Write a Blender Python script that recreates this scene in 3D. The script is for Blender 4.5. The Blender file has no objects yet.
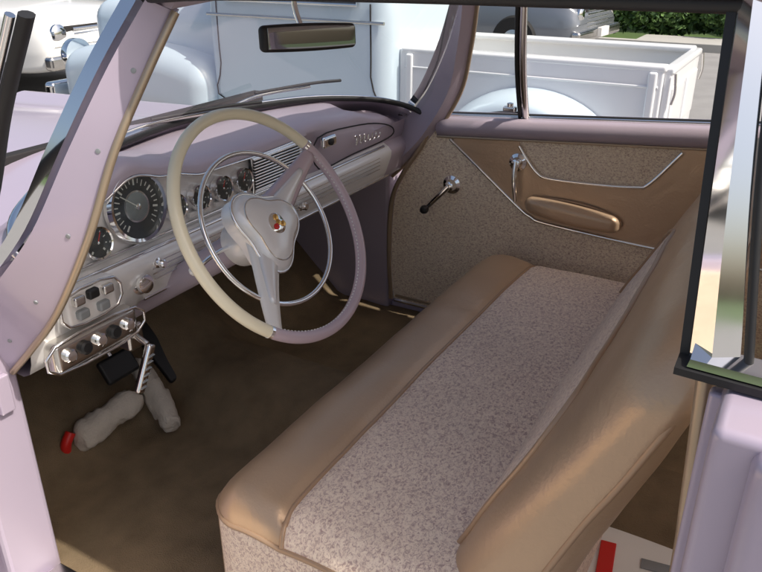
import bpy, bmesh, math, random
from mathutils import Vector, Matrix, noise
random.seed(3)
scene=bpy.context.scene
COL=scene.collection

# ------------------------------------------------------------------ materials
def nodes(name):
    m=bpy.data.materials.new(name); m.use_nodes=True
    nt=m.node_tree; return m,nt,nt.nodes,nt.links,nt.nodes['Principled BSDF']
def M(name,col,rough=.5,metal=0.,var=0.,vs=6.,bump=0.,bs=200.,coat=0.,spec=.5,rvar=0.,detail=4,wr=0.):
    m,nt,N,L,b=nodes(name)
    b.inputs['Base Color'].default_value=(*col,1); b.inputs['Roughness'].default_value=rough
    b.inputs['Metallic'].default_value=metal; b.inputs['Coat Weight'].default_value=coat
    b.inputs['Coat Roughness'].default_value=.08
    b.inputs['Specular IOR Level'].default_value=spec
    tc=N.new('ShaderNodeTexCoord')
    if var>0 or rvar>0:
        n=N.new('ShaderNodeTexNoise'); n.inputs['Scale'].default_value=vs; n.inputs['Detail'].default_value=6
        L.new(tc.outputs['Object'],n.inputs['Vector'])
        if var>0:
            r=N.new('ShaderNodeMix'); r.data_type='RGBA'
            r.inputs[6].default_value=tuple(c*(1-var) for c in col)+(1,)
            r.inputs[7].default_value=tuple(min(1,c*(1+var)) for c in col)+(1,)
            L.new(n.outputs['Fac'],r.inputs[0]); L.new(r.outputs[2],b.inputs['Base Color'])
        if rvar>0:
            mr=N.new('ShaderNodeMapRange'); mr.inputs[3].default_value=max(0,rough-rvar); mr.inputs[4].default_value=rough+rvar
            L.new(n.outputs['Fac'],mr.inputs[0]); L.new(mr.outputs[0],b.inputs['Roughness'])
    if bump>0:
        n2=N.new('ShaderNodeTexNoise'); n2.inputs['Scale'].default_value=bs; n2.inputs['Detail'].default_value=detail
        L.new(tc.outputs['Object'],n2.inputs['Vector'])
        bp=N.new('ShaderNodeBump'); bp.inputs['Strength'].default_value=bump; bp.inputs['Distance'].default_value=.004
        L.new(n2.outputs['Fac'],bp.inputs['Height']); L.new(bp.outputs[0],b.inputs['Normal'])
        if wr>0:
            n3=N.new('ShaderNodeTexNoise'); n3.inputs['Scale'].default_value=9; n3.inputs['Detail'].default_value=3; n3.inputs['Distortion'].default_value=1.2
            L.new(tc.outputs['Object'],n3.inputs['Vector'])
            b2=N.new('ShaderNodeBump'); b2.inputs['Strength'].default_value=wr; b2.inputs['Distance'].default_value=.02
            L.new(n3.outputs['Fac'],b2.inputs['Height']); L.new(bp.outputs[0],b2.inputs['Normal']); L.new(b2.outputs[0],b.inputs['Normal'])
    return m
def fabric(name,base,fleck,stretch=(1,1,1),sc=85.,thr=.5):
    m,nt,N,L,b=nodes(name)
    tc=N.new('ShaderNodeTexCoord'); mp=N.new('ShaderNodeMapping'); mp.inputs['Scale'].default_value=stretch
    L.new(tc.outputs['Object'],mp.inputs[0])
    n=N.new('ShaderNodeTexNoise'); n.inputs['Scale'].default_value=sc; n.inputs['Detail'].default_value=5; n.inputs['Roughness'].default_value=.78; n.inputs['Distortion'].default_value=.9
    L.new(mp.outputs[0],n.inputs['Vector'])
    cr=N.new('ShaderNodeValToRGB'); e=cr.color_ramp.elements
    e[0].position=thr-.11; e[0].color=(*fleck,1); e[1].position=thr+.02; e[1].color=(*base,1)
    x=e.new(thr+.14); x.color=(*[min(1,c*1.12) for c in base],1)
    L.new(n.outputs['Fac'],cr.inputs[0])
    n3=N.new('ShaderNodeTexNoise'); n3.inputs['Scale'].default_value=5; n3.inputs['Detail'].default_value=4
    L.new(tc.outputs['Object'],n3.inputs['Vector'])
    mr=N.new('ShaderNodeMapRange'); mr.inputs[3].default_value=.84; mr.inputs[4].default_value=1.1
    L.new(n3.outputs['Fac'],mr.inputs[0])
    mu=N.new('ShaderNodeMix'); mu.data_type='RGBA'; mu.blend_type='MULTIPLY'; mu.inputs[0].default_value=1
    L.new(cr.outputs[0],mu.inputs[6]); L.new(mr.outputs[0],mu.inputs[7]); L.new(mu.outputs[2],b.inputs['Base Color'])
    b.inputs['Roughness'].default_value=.7; b.inputs['Sheen Weight'].default_value=.12; b.inputs['Sheen Tint'].default_value=(1,.86,.72,1)
    n2=N.new('ShaderNodeTexNoise'); n2.inputs['Scale'].default_value=420; n2.inputs['Detail'].default_value=3; L.new(tc.outputs['Object'],n2.inputs['Vector'])
    bp=N.new('ShaderNodeBump'); bp.inputs['Strength'].default_value=.6; bp.inputs['Distance'].default_value=.002
    L.new(n2.outputs['Fac'],bp.inputs['Height'])
    b2=N.new('ShaderNodeBump'); b2.inputs['Strength'].default_value=.35; b2.inputs['Distance'].default_value=.004
    L.new(n.outputs['Fac'],b2.inputs['Height']); L.new(bp.outputs[0],b2.inputs['Normal']); L.new(b2.outputs[0],b.inputs['Normal'])
    return m
def glassmat(name,tint=(1,1,1),f0=.045):
    m=bpy.data.materials.new(name); m.use_nodes=True; nt=m.node_tree; N=nt.nodes; L=nt.links; N.clear()
    o=N.new('ShaderNodeOutputMaterial'); t=N.new('ShaderNodeBsdfTransparent'); t.inputs[0].default_value=(*tint,1)
    g=N.new('ShaderNodeBsdfGlossy'); g.inputs['Roughness'].default_value=.015
    f=N.new('ShaderNodeLayerWeight'); f.inputs[0].default_value=.5; mx_=N.new('ShaderNodeMixShader')
    p=N.new('ShaderNodeMath'); p.operation='POWER'; p.inputs[1].default_value=5
    ma=N.new('ShaderNodeMath'); ma.operation='MULTIPLY_ADD'; ma.inputs[1].default_value=1-f0; ma.inputs[2].default_value=f0
    L.new(f.outputs['Facing'],p.inputs[0]); L.new(p.outputs[0],ma.inputs[0])
    L.new(ma.outputs[0],mx_.inputs[0]); L.new(t.outputs[0],mx_.inputs[1]); L.new(g.outputs[0],mx_.inputs[2]); L.new(mx_.outputs[0],o.inputs[0])
    return m
LAV=M('lavender_paint',(.49,.42,.52),.32,.1,var=.05,vs=3,coat=.5,rvar=.05)
LAVD=M('lavender_dash_paint',(.45,.38,.44),.42,.05,var=.06,vs=5,bump=.05,bs=300)
SILV=M('silver_dash_paint',(.84,.82,.80),.33,.25,var=.04,vs=8,coat=.3)
CHROME=M('chrome',(.90,.90,.90),.07,1.,rvar=.04,vs=20)
CHROMED=M('chrome_worn',(.70,.68,.65),.22,1.,var=.1,vs=30)
BRASS=M('bronze_anodised_trim',(.48,.38,.27),.35,.6,var=.08,vs=20)
BRONZE=M('bronze_vinyl',(.57,.405,.27),.37,.42,var=.10,vs=7,bump=.16,bs=170,rvar=.07,detail=6,wr=.11)
PIPE=M('bronze_piping',(.46,.31,.20),.4,.3)
FAB=fabric('brocade_seat_fabric',(.93,.765,.625),(.50,.34,.30),(1,1.25,1),128,.5)
FABD=fabric('brocade_door_fabric',(.96,.80,.61),(.54,.38,.27),(1,1,1.5),135,.5)
CARPET=M('brown_carpet',(.23,.17,.105),.95,0,var=.40,vs=14,bump=1.,bs=350,spec=.1)
BLACK=M('black_rubber',(.014,.014,.015),.5,0,var=.2,vs=40)
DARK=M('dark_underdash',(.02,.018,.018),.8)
CREAM=M('cream_plastic',(.90,.82,.60),.28,0,var=.06,vs=10,coat=.3)
LAVP=M('lavender_plastic',(.56,.44,.48),.32,0,var=.06,vs=12,coat=.3)
WHITEP=M('white_plastic',(.84,.82,.78),.35,0,var=.04,vs=12)
DIAL=M('dial_black',(.055,.058,.06),.4)  # black raised slightly, haze over the dials put into the colour
DIALG=M('dial_grey',(.30,.32,.33),.45,.3)
RED=M('red_plastic',(.65,.02,.015),.4)
RAG=M('grey_cloth',(.60,.54,.46),.95,0,var=.18,vs=30,bump=.8,bs=180)
GLASS=glassmat('window_glass',(.97,.99,.98))
HEADL=M('headliner',(.74,.68,.63),.9)
MIRR=M('mirror_glass',(.30,.31,.33),.05,.9)
GOLD=M('gold_emblem',(.75,.45,.15),.25,1.)

# ------------------------------------------------------------------ mesh helpers
def root(name,loc=(0,0,0)):
    o=bpy.data.objects.new(name,None); COL.objects.link(o); o.empty_display_size=.1; return o
def mk(name,verts,faces,mats,parent=None,smooth=True,mi=None,bevel=0,merge=0,auto=None):
    me=bpy.data.meshes.new(name); me.from_pydata([tuple(v) for v in verts],[],faces)
    if not isinstance(mats,(list,tuple)): mats=[mats]
    for m in mats: me.materials.append(m)
    if mi is not None:
        for p,i in zip(me.polygons,mi): p.material_index=i
    bm=bmesh.new(); bm.from_mesh(me)
    if merge: bmesh.ops.remove_doubles(bm,verts=bm.verts,dist=merge)
    bmesh.ops.recalc_face_normals(bm,faces=bm.faces); bm.to_mesh(me); bm.free()
    for p in me.polygons: p.use_smooth=smooth
    if auto is not None:
        try: me.set_sharp_from_angle(angle=math.radians(auto))
        except Exception: pass
    o=bpy.data.objects.new(name,me); COL.objects.link(o)
    if parent: o.parent=parent
    if bevel:
        b=o.modifiers.new('bevel','BEVEL'); b.width=bevel; b.segments=3; b.limit_method='ANGLE'; b.angle_limit=math.radians(40)
    return o
def cat(pts,n=8,closed=False):
    P=[Vector(p) for p in pts]
    if len(P)<3 and not closed: 
        return [P[0].lerp(P[-1],i/n) for i in range(n+1)]
    out=[]; N=len(P); seg=N if closed else N-1
    for i in range(seg):
        if closed: a,b,c,d=P[(i-1)%N],P[i],P[(i+1)%N],P[(i+2)%N]
        else:
            b,c=P[i],P[i+1]; a=P[i-1] if i>0 else b*2-c; d=P[i+2] if i+2<N else c*2-b
        for k in range(n):
            t=k/n; out.append(.5*((2*b)+(c-a)*t+(2*a-5*b+4*c-d)*t*t+(3*b-3*c+d-a)*t**3))
    if not closed: out.append(P[-1])
    return out
def tube(name,pts,r,mat,parent=None,closed=False,seg=10,sm=6,flat=None,mi=None):
    P=cat(pts,sm,closed) if sm else [Vector(p) for p in pts]
    n=len(P); verts=[]; faces=[]
    T=[]
    for i in range(n):
        a=P[(i-1)%n] if (closed or i>0) else P[i]; b=P[(i+1)%n] if (closed or i<n-1) else P[i]
        d=(b-a); T.append(d.normalized() if d.length>1e-9 else Vector((1,0,0)))
    up=Vector((0,0,1)) if abs(T[0].z)<.9 else Vector((1,0,0))
    nrm=(up-T[0]*up.dot(T[0])).normalized()
    for i in range(n):
        nrm=(nrm-T[i]*nrm.dot(T[i])).normalized(); bn=T[i].cross(nrm)
        rr=r(i/(n-1)) if callable(r) else r
        for k in range(seg):
            a=2*math.pi*k/seg
            s=1 if flat is None else flat
            verts.append(P[i]+nrm*math.cos(a)*rr+bn*math.sin(a)*rr*s)
    m=n if closed else n-1; mats=[]
    for i in range(m):
        for k in range(seg):
            faces.append((i*seg+k,i*seg+(k+1)%seg,((i+1)%n)*seg+(k+1)%seg,((i+1)%n)*seg+k))
            if mi: mats.append(mi(i/m))
    if not closed:
        faces.append(tuple(range(seg))); faces.append(tuple((n-1)*seg+k for k in range(seg)))
        if mi: mats+= [mi(0),mi(1)]
    return mk(name,verts,faces,mat,parent,True,mats if mi else None,auto=50)
def frame(d):
    d=Vector(d).normalized(); u=Vector((1,0,0)) if abs(d.x)<.9 else Vector((0,1,0))
    u=(u-d*u.dot(d)).normalized(); return u,d.cross(u),d
def lathe(name,prof,org,axis,mat,parent=None,seg=32,mi=None,auto=35):
    u,v,d=frame(axis); org=Vector(org); V=[];F=[];mm=[]
    for (r,h) in prof:
        for k in range(seg):
            a=2*math.pi*k/seg; V.append(org+d*h+u*math.cos(a)*r+v*math.sin(a)*r)
    for i in range(len(prof)-1):
        for k in range(seg):
            F.append((i*seg+k,i*seg+(k+1)%seg,(i+1)*seg+(k+1)%seg,(i+1)*seg+k))
            if mi: mm.append(mi[i])
    F.append(tuple(range(seg))); F.append(tuple((len(prof)-1)*seg+k for k in range(seg)))
    if mi: mm+= [mi[0],mi[-1]]
    return mk(name,V,F,mat,parent,True,mm if mi else None,auto=auto)
def rbox(name,c,h,r,mat,parent=None,warp=None,matfn=None,n=(6,6,6),m=4,rot=None,smooth=True):
    c=Vector(c); r=min(r,min(h)*.999)
    def lin(hh,k):
        e=[(hh-r)+r*math.tan(math.radians(45)*i/m) for i in range(1,m+1)]
        inn=[-(hh-r)+2*(hh-r)*i/k for i in range(k+1)]
        return [-x for x in reversed(e)]+inn+e
    A=[lin(h[i],n[i]) for i in range(3)]
    V=[];F=[];idx={}
    def vid(p):
        k=(round(p[0],6),round(p[1],6),round(p[2],6))
        if k not in idx:
            q=Vector([max(-(h[i]-r),min(h[i]-r,p[i])) for i in range(3)]); d=Vector(p)-q
            if d.length>1e-9: d=d.normalized()*r
            idx[k]=len(V); V.append(q+d)
        return idx[k]
    for ax in range(3):
        a,b=[(1,2),(2,0),(0,1)][ax]
        for s in (-1,1):
            for i in range(len(A[a])-1):
                for j in range(len(A[b])-1):
                    q=[]
                    for (ii,jj) in ((i,j),(i+1,j),(i+1,j+1),(i,j+1)):
                        p=[0,0,0]; p[ax]=s*h[ax]; p[a]=A[a][ii]; p[b]=A[b][jj]; q.append(vid(p))
                    F.append(tuple(q))
    mi=None
    if matfn: mi=[matfn(sum((V[i] for i in f),Vector())/4) for f in F]
    if warp: V=[Vector(warp(v.copy())) for v in V]
    if rot: V=[rot@v for v in V]
    V=[v+c for v in V]
    return mk(name,V,F,mat,parent,smooth,mi)
def box(name,lo,hi,mat,parent=None,bevel=.004):
    lo=Vector(lo);hi=Vector(hi); V=[(x,y,z) for x in (lo.x,hi.x) for y in (lo.y,hi.y) for z in (lo.z,hi.z)]
    F=[(0,1,3,2),(4,6,7,5),(0,4,5,1),(2,3,7,6),(0,2,6,4),(1,5,7,3)]
    return mk(name,V,F,mat,parent,False,bevel=bevel)
def plate(name,pts,ext,mat,parent=None,bevel=0,smooth=False):
    n=len(pts); e=Vector(ext); V=[Vector(p) for p in pts]+[Vector(p)+e for p in pts]
    F=[tuple(range(n)),tuple(range(2*n-1,n-1,-1))]+[(i,(i+1)%n,n+(i+1)%n,n+i) for i in range(n)]
    return mk(name,V,F,mat,parent,smooth,bevel=bevel)
def rails(name,R,mat,parent=None,closed=True,n=6,caps=True,smooth=True,mi=None,auto=40):
    C=[cat(r,n) if n else [Vector(p) for p in r] for r in R]; k=len(C[0]); V=[p for c in C for p in c]; F=[];mm=[]
    for i in range(len(C) if closed else len(C)-1):
        j=(i+1)%len(C)
        for t in range(k-1):
            F.append((i*k+t,i*k+t+1,j*k+t+1,j*k+t))
            if mi: mm.append(mi(i,t/(k-1)))
    if closed and caps:
        F.append(tuple(i*k for i in range(len(C)))); F.append(tuple(i*k+k-1 for i in range(len(C))))
        if mi: mm+=[mi(0,0),mi(0,1)]
    return mk(name,V,F,mat,parent,smooth,mm if mi else None,auto=auto)
def mx(pts): return [(-p[0],p[1],p[2]) for p in pts]

# ------------------------------------------------------------------ vintage car body
body=root('vintage_car_body')
V=[];F=[];nx,ny=60,90
for j in range(ny+1):
    y=-1.25+3.05*j/ny
    for i in range(nx+1):
        x=-.76+1.52*i/nx
        z=.27+.13*math.exp(-(x/.17)**4)*(1 if y>-.2 else .8)
        if y>1.45: z+= (y-1.45)*.95*(1-.3*math.exp(-(x/.2)**2))
        z+=.005*noise.noise(Vector((x*9,y*9,0)))
        V.append((x,y,z))
for j in range(ny):
    for i in range(nx):
        a=j*(nx+1)+i; F.append((a,a+1,a+nx+2,a+nx+1))
mk('floor_carpet',V,F,CARPET,body)
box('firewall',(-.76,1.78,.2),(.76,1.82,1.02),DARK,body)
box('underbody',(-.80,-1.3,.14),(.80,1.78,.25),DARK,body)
for s,nm in ((-1,'driver'),(1,'passenger')):
    a=.742*s;b=.86*s
    box('cowl_side_'+nm,(min(a,b),1.235,.2),(max(a,b),1.78,.93),LAVD if s>0 else LAV,body,.012)
    a=.762*s; b=.87*s
    box('rocker_'+nm,(min(a,b),-.1,.15),(max(a,b),1.235,.285),LAV,body,.01)
    box('scuff_plate_'+nm,(min(.757*s,.83*s),-.08,.287),(max(.757*s,.83*s),1.22,.293),CHROMED,body,.002)
# hinge pillar details on the driver side
box('hinge_upper',(-.80,1.222,.70),(-.77,1.2345,.78),LAV,body,.003)
# A pillars
A=[(-.752,1.232,.775),(-.748,1.165,.84),(-.745,1.07,.94),(-.73,.975,1.09),(-.69,.93,1.23),(-.635,.895,1.345),(-.585,.872,1.43)]
B=[(-.80,1.30,.80),(-.80,1.26,.885),(-.79,1.165,.985),(-.762,1.075,1.09),(-.725,.995,1.23),(-.675,.935,1.355),(-.625,.89,1.45)]
A2=[(p[0]+.035,p[1]+.025,p[2]) for p in A]
B2=[(p[0]+.035,p[1]+.01,p[2]) for p in B]
for mir in (0,1):
    f=(lambda r:mx(r)) if mir else (lambda r:r)
    sfx='passenger' if mir else 'driver'
    rails('a_pillar_'+sfx,[f(A),f(B),f(B2),f(A2)],LAV if not mir else LAVD,body)
    tube('pillar_trim_'+sfx,f([(p[0]-.004,p[1]-.004,p[2]) for p in A]),.0068,BRASS,body)
    cr=[(p[0]-.002,p[1]+.012,p[2]+.004) for p in B[2:]]
    rails('windshield_side_frame_'+sfx,[f(cr),f([(p[0]-.004,p[1]+.028,p[2]) for p in cr]),f([(p[0]+.03,p[1]+.034,p[2]) for p in cr]),f([(p[0]+.03,p[1]+.004,p[2]) for p in cr])],CHROME,body)
# screws along the driver pillar, seated on its outer face
for k in (1,2,3,4,5):
    a_=Vector(A[k]); b_=Vector(B[k]); nn=(b_-a_).cross(Vector(A[k])-Vector(A[k-1])).normalized()
    if nn.x>0: nn=-nn
    c=a_.lerp(b_,.35)
    lathe('pillar_screw',[(.0045,-.001),(.004,.0015),(.001,.002)],c,nn,DIALG,body,10)
tube('weatherstrip_front_driver',[(-.80,1.25,.93),(-.792,1.12,1.14),(-.802,1.02,1.30),(-.80,.93,1.44)],.009,BLACK,body,flat=1.5)
tube('weatherstrip_chrome_driver',[(-.812,1.26,.93),(-.806,1.135,1.14),(-.816,1.035,1.30),(-.814,.945,1.44)],.007,CHROME,body)
# windshield
base=[(-.745,1.085,1.0),(-.715,1.17,1.035),(-.62,1.265,1.06),(-.40,1.375,1.08),(0,1.45,1.088),(.40,1.375,1.08),(.62,1.265,1.06),(.715,1.17,1.035),(.745,1.085,1.0)]
top=[(-.61,.895,1.45),(-.59,.915,1.45),(-.52,.94,1.452),(-.3,.985,1.458),(0,1.0,1.46),(.3,.985,1.458),(.52,.94,1.452),(.59,.915,1.45),(.61,.895,1.45)]
mid1=[(b[0]*.7+t[0]*.3,b[1]*.7+t[1]*.3+.02,b[2]*.7+t[2]*.3) for b,t in zip(base,top)]
mid2=[(b[0]*.3+t[0]*.7,b[1]*.3+t[1]*.7+.02,b[2]*.3+t[2]*.7) for b,t in zip(base,top)]
rails('windshield_glass',[base,mid1,mid2,top],GLASS,body,closed=False,auto=None)
tube('windshield_lower_gasket',[(p[0],p[1],p[2]+.002) for p in base],.009,BLACK,body)
tube('windshield_lower_trim',[(p[0]*1.01,p[1]+.022,p[2]+.003) for p in base],.009,CHROME,body)
# header
h1=[(-.60,.865,1.435),(-.3,.925,1.442),(0,.94,1.445),(.3,.925,1.442),(.60,.865,1.435)]
rails('windshield_header',[h1,[(p[0],p[1]+.065,p[2]+.015) for p in h1],[(p[0],p[1]+.05,p[2]+.05) for p in h1],[(p[0],p[1]-.04,p[2]+.045) for p in h1]],LAVD,body)
tube('header_trim',[(p[0],p[1]+.07,p[2]+.012) for p in h1],.008,BRASS,body)
# roof
def roofz(x,y): return 1.49+.05*(1-(x/.66)**2)*(1-.25*((y+.1)/1.1)**2)
V=[];F=[];nx,ny=24,24
for j in range(ny+1):
    y=-1.15+2.1*j/ny
    for i in range(nx+1):
        x=-.64+1.28*i/nx; V.append((x*(1-.06*max(0,(abs(y+.1)-.7))),y,roofz(x,y)))
for j in range(ny):
    for i in range(nx):
        a=j*(nx+1)+i; F.append((a,a+1,a+nx+2,a+nx+1))
o=mk('roof_panel',V,F,[LAV],body)
hl=mk('headliner',[(v[0]*.97,v[1],v[2]-.03) for v in V],F,[HEADL],body)
for s,nm in ((-1,'driver'),(1,'passenger')):
    p=[(.600*s,.90,1.455),(.622*s,.7,1.467),(.635*s,.3,1.475),(.635*s,-.3,1.475),(.62*s,-.9,1.455)]
    rails('roof_rail_'+nm,[p,[(q[0]+.035*s,q[1],q[2]+.004) for q in p],[(q[0]+.03*s,q[1],q[2]+.035) for q in p],[(q[0]-.02*s,q[1],q[2]+.035) for q in p]],LAVD,body)
    tube('roof_weatherstrip_'+nm,[(q[0]+.016*s,q[1],q[2]-.003) for q in p],.009,BLACK,body)
    dr=.048 if s<0 else .075  # passenger drip rail widened to block sun from the footwell floor
    rails('drip_rail_'+nm,[[(q[0]+.03*s,q[1],q[2]+.024) for q in p],[(q[0]+dr*s,q[1],q[2]+.018) for q in p],[(q[0]+(dr+.004)*s,q[1],q[2]+.030) for q in p],[(q[0]+.028*s,q[1],q[2]+.034) for q in p]],CHROME,body)
    rails('c_pillar_'+nm,[[(.78*s,-.95,1.05),(.66*s,-.82,1.47)],[(.78*s,-1.35,1.05),(.62*s,-1.13,1.49)],[(.70*s,-1.35,1.05),(.56*s,-1.13,1.47)],[(.72*s,-.95,1.05),(.60*s,-.82,1.45)]],LAV,body)
    a,b=sorted((.748*s,.86*s))
    rbox('quarter_panel_'+nm,((a+b)/2,-1.17,.66),(.056,1.15,.455),.02,LAV,body)
    a,b=sorted((.725*s,.745*s))
    rbox('quarter_trim_panel_'+nm,((a+b)/2,-.62,.68),(.011,.58,.36),.006,FABD,body)
box('parcel_shelf',(-.74,-2.3,1.0),(.74,-1.28,1.03),LAV,body,.01)
mk('rear_glass',[(-.62,-1.36,1.05),(.62,-1.36,1.05),(.54,-1.13,1.46),(-.54,-1.13,1.46)],[(0,1,2,3)],GLASS,body,False)
rs=root('rear_bench_seat')
rbox('cushion',(0,-.75,.47),(.66,.25,.11),.06,FAB,rs)
rbox('backrest',(0,-1.12,.76),(.66,.10,.26),.06,BRONZE,rs)
# hood & fenders
ys=[1.40,1.6,2.0,2.5,3.0,3.3]
sec=lambda y:[(-.93,y,.3),(-.94,y,.62),(-.925,y,.84-.02*(y-1.4)),(-.87,y,.925-.03*(y-1.4)),(-.78,y,.94-.04*(y-1.4)),(-.62,y,.95-.05*(y-1.4)),(-.3,y,1.02-.05*(y-1.4)),(0,y,1.04-.05*(y-1.4))]
full=[]
for y in ys:
    s=sec(y); full.append(s+[(-p[0],p[1],p[2]) for p in reversed(s[:-1])])
rails('hood_and_fenders',full,LAV,body,closed=False,n=5,auto=None)
for s in (-1,1):
    pts=[(.93*s,1.29,.28),(.94*s,1.29,.62),(.925*s,1.29,.84),(.87*s,1.29,.925),(.82*s,1.29,.935)]
    p2=[(q[0],1.41,q[2]-.001) for q in pts]
    p1=[(.81*s,1.27,.28),(.81*s,1.27,.62),(.81*s,1.27,.8),(.81*s,1.27,.87),(.80*s,1.27,.92)]
    rails('fender_rear_edge',[p1,pts,p2],LAV,body,closed=False,n=4,auto=None)
cb=[(p[0],p[1]+.01,p[2]-.006) for p in base]; cb[0]=(-.775,1.14,.985); cb[-1]=(.775,1.14,.985)
co=[(-.84,1.27,.925),(-.85,1.36,.93),(-.72,1.42,.95),(-.45,1.46,.985),(0,1.5,1.03),(.45,1.46,.985),(.72,1.42,.95),(.85,1.36,.93),(.84,1.27,.925)]
rails('cowl_panel',[cb,co],LAV,body,closed=False,auto=None)
for (x0,x1) in ((-.35,.10),(.12,.52)):
    tube('wiper_arm',[(x0,1.47,1.07),((x0+x1)/2,1.46,1.10),(x1,1.40,1.105)],.005,CHROMED,body)
    tube('wiper_blade',[(x1-.22,1.445,1.115),(x1,1.395,1.115),(x1+.12,1.36,1.11)],.005,BLACK,body)
# quarter window on the near side
q0=Vector((-.722,.057,1.135)); q1=Vector((-.640,.082,1.495))
bk0=Vector((-.722,-.62,1.12)); bk1=Vector((-.640,-.62,1.47))
def qr(o,w=0): 
    return [q0+o+Vector((0,-w,0)),q0.lerp(q1,.5)+o+Vector((-.006,-w*.35,0)),q1+o]
rails('quarter_window_rubber',[qr(Vector((0,0,0))),qr(Vector((0,.009,0))),qr(Vector((-.011,.009,0))),qr(Vector((-.011,0,0)))],BLACK,body)
rails('quarter_window_frame',[qr(Vector((.001,-.001,0))),qr(Vector((.001,-.028,0)),.02),qr(Vector((-.018,-.030,0)),.02),qr(Vector((-.027,-.014,0)),.01),qr(Vector((-.012,-.001,0)))],CHROME,body)
tube('quarter_window_bead',qr(Vector((-.020,-.036,0)),.022),.005,BLACK,body)
mk('quarter_window_glass',[q0+Vector((-.006,-.05,0)),bk0+Vector((-.006,0,0)),bk1+Vector((-.006,0,0)),q1+Vector((-.006,-.03,0))],[(0,1,2,3)],GLASS,body,False)
rails('quarter_window_sill',[[q0+Vector((.01,.009,-.006)),bk0+Vector((.01,0,-.008))],[q0+Vector((-.04,.009,-.010)),bk0+Vector((-.05,0,-.012))],[q0+Vector((-.04,.009,-.002)),bk0+Vector((-.05,0,-.002))],[q0+Vector((.01,.009,.003)),bk0+Vector((.01,0,.003))]],BLACK,body)
rails('quarter_window_chrome_sill',[[q0+Vector((-.012,-.002,.004)),bk0+Vector((-.012,0,.004))],[q0+Vector((-.036,-.002,0)),bk0+Vector((-.046,0,0))],[q0+Vector((-.034,-.004,.008)),bk0+Vector((-.044,0,.008))],[q0+Vector((-.012,-.004,.016)),bk0+Vector((-.012,0,.016))]],CHROME,body)
def lpw(v):
    v.x+=.010*math.sin(v.z*5+1)-.012*max(0,-v.z); return v
rbox('lock_pillar',(-.785,-.040,.705),(.052,.058,.415),.012,LAV,body,warp=lpw,n=(4,4,14))
rbox('lock_pillar_flange',(-.744,.020,.70),(.010,.010,.41),.006,LAV,body)
tube('lock_pillar_weatherstrip',[(-.718,.038,1.12),(-.720,.028,.95),(-.723,.022,.8),(-.726,.018,.3)],.010,BRASS,body,flat=1.0)
for z in (.88,.96): 
    lathe('lock_pillar_screw',[(.006,0),(.005,.002),(.002,.003)],(-.838,-.03,z),(-1,0,0),CHROMED,body,12)
box('striker_plate',(-.846,-.07,.76),(-.834,-.02,.83),CHROMED,body,.003)

# ------------------------------------------------------------------ passenger door
door=root('passenger_door')
XD=.742
def zs(y): return 1.0+.073*(1.05-y)
edge=[(1.05,1.0),(1.10,.90),(1.165,.80),(1.21,.69),(1.22,.5),(1.21,.31)]
out=[Vector((XD,y,z)) for y,z in [(p.y,p.z) for p in cat([(0,a,b) for a,b in edge],5)]]
pan=out+[Vector((XD,-.03,.31)),Vector((XD,-.03,zs(-.03)))]
plate('inner_panel_fabric',pan,(.03,0,0),FABD,door)
plate('outer_skin',[p+Vector((.045,0,-.0)) for p in pan],(.08,0,0),LAV,door)
rl=[(1.05,0),(.8,0),(.5,0),(.2,0),(-.03,0)]
r1=[(XD-.006,y,zs(y)-.055) for y,_ in rl]; r2=[(XD-.020,y,zs(y)-.03) for y,_ in rl]; r3=[(XD-.012,y,zs(y)-.004) for y,_ in rl]; r4=[(XD+.01,y,zs(y)+.004) for y,_ in rl]; r5=[(XD+.11,y,zs(y)-.01) for y,_ in rl]; r6=[(XD+.03,y,zs(y)-.055) for y,_ in rl]
rails('window_sill_rail',[r1,r2,r3,r4,r5,r6],LAVD,door,auto=None)
tube('sill_chrome_strip',[(XD+.035,y,zs(y)+.004) for y,_ in rl],.006,CHROME,door)
tube('sill_outer_strip',[(XD+.06,y,zs(y)+.004) for y,_ in rl],.008,BLACK,door)
tube('sill_lower_bead',[(XD-.006,y,zs(y)-.058) for y,_ in rl],.004,BRASS,door)
L1=[(.99,.930),(.88,.845),(.75,.745),(.71,.722),(.66,.708),(.40,.692),(.15,.685),(-.02,.683)]
L2=[(.765,.945),(.735,.905),(.70,.868),(.66,.855),(.52,.858),(.40,.868),(.36,.885),(.285,.985)]
poly=L1+[(-.02,zs(-.02)-.06),(.285,zs(.285)-.06)]+list(reversed(L2[:-1]))+[(.765,zs(.765)-.06),(.99,zs(.99)-.06)]
plate('bronze_spear_panel',[(XD-.004,y,z) for y,z in poly],(.003,0,0),BRONZE,door)
tube('lower_chrome_moulding',[(XD-.007,y,z) for y,z in [(.998,.937)]+L1],.0058,CHROME,door,sm=5)
tube('upper_chrome_moulding',[(XD-.007,y,z) for y,z in L2],.0058,CHROME,door,sm=5)
def arm(v):
    v.z*= (1-.25*(v.y/.15)**2); v.z+=.012*(v.y/.15); v.x+= .012*(v.y/.15)**2; return v
rbox('armrest',(XD-.026,.575,.757),(.028,.150,.034),.026,BRONZE,door,warp=arm,n=(3,12,4))
tube('armrest_piping',[(XD-.012,.575+.152*math.cos(a),.757+.036*math.sin(a)+.01*math.cos(a)) for a in [i*math.pi/10 for i in range(20)]],.004,PIPE,door,closed=True,sm=3)
lathe('crank_escutcheon',[(.033,0),(.031,.006),(.02,.012),(.016,.03),(.010,.034)],(XD,.99,.785),(-1,0,0),CHROME,door)
tube('crank_arm',[(XD-.032,.99,.785),(XD-.04,1.02,.75),(XD-.042,1.06,.705)],lambda t:.010-.003*t,CHROME,door,flat=.6)
lathe('crank_knob',[(.007,0),(.013,.006),(.015,.016),(.012,.026),(.005,.029)],(XD-.045,1.063,.702),(-1,0,0),BLACK,door,20)
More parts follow.
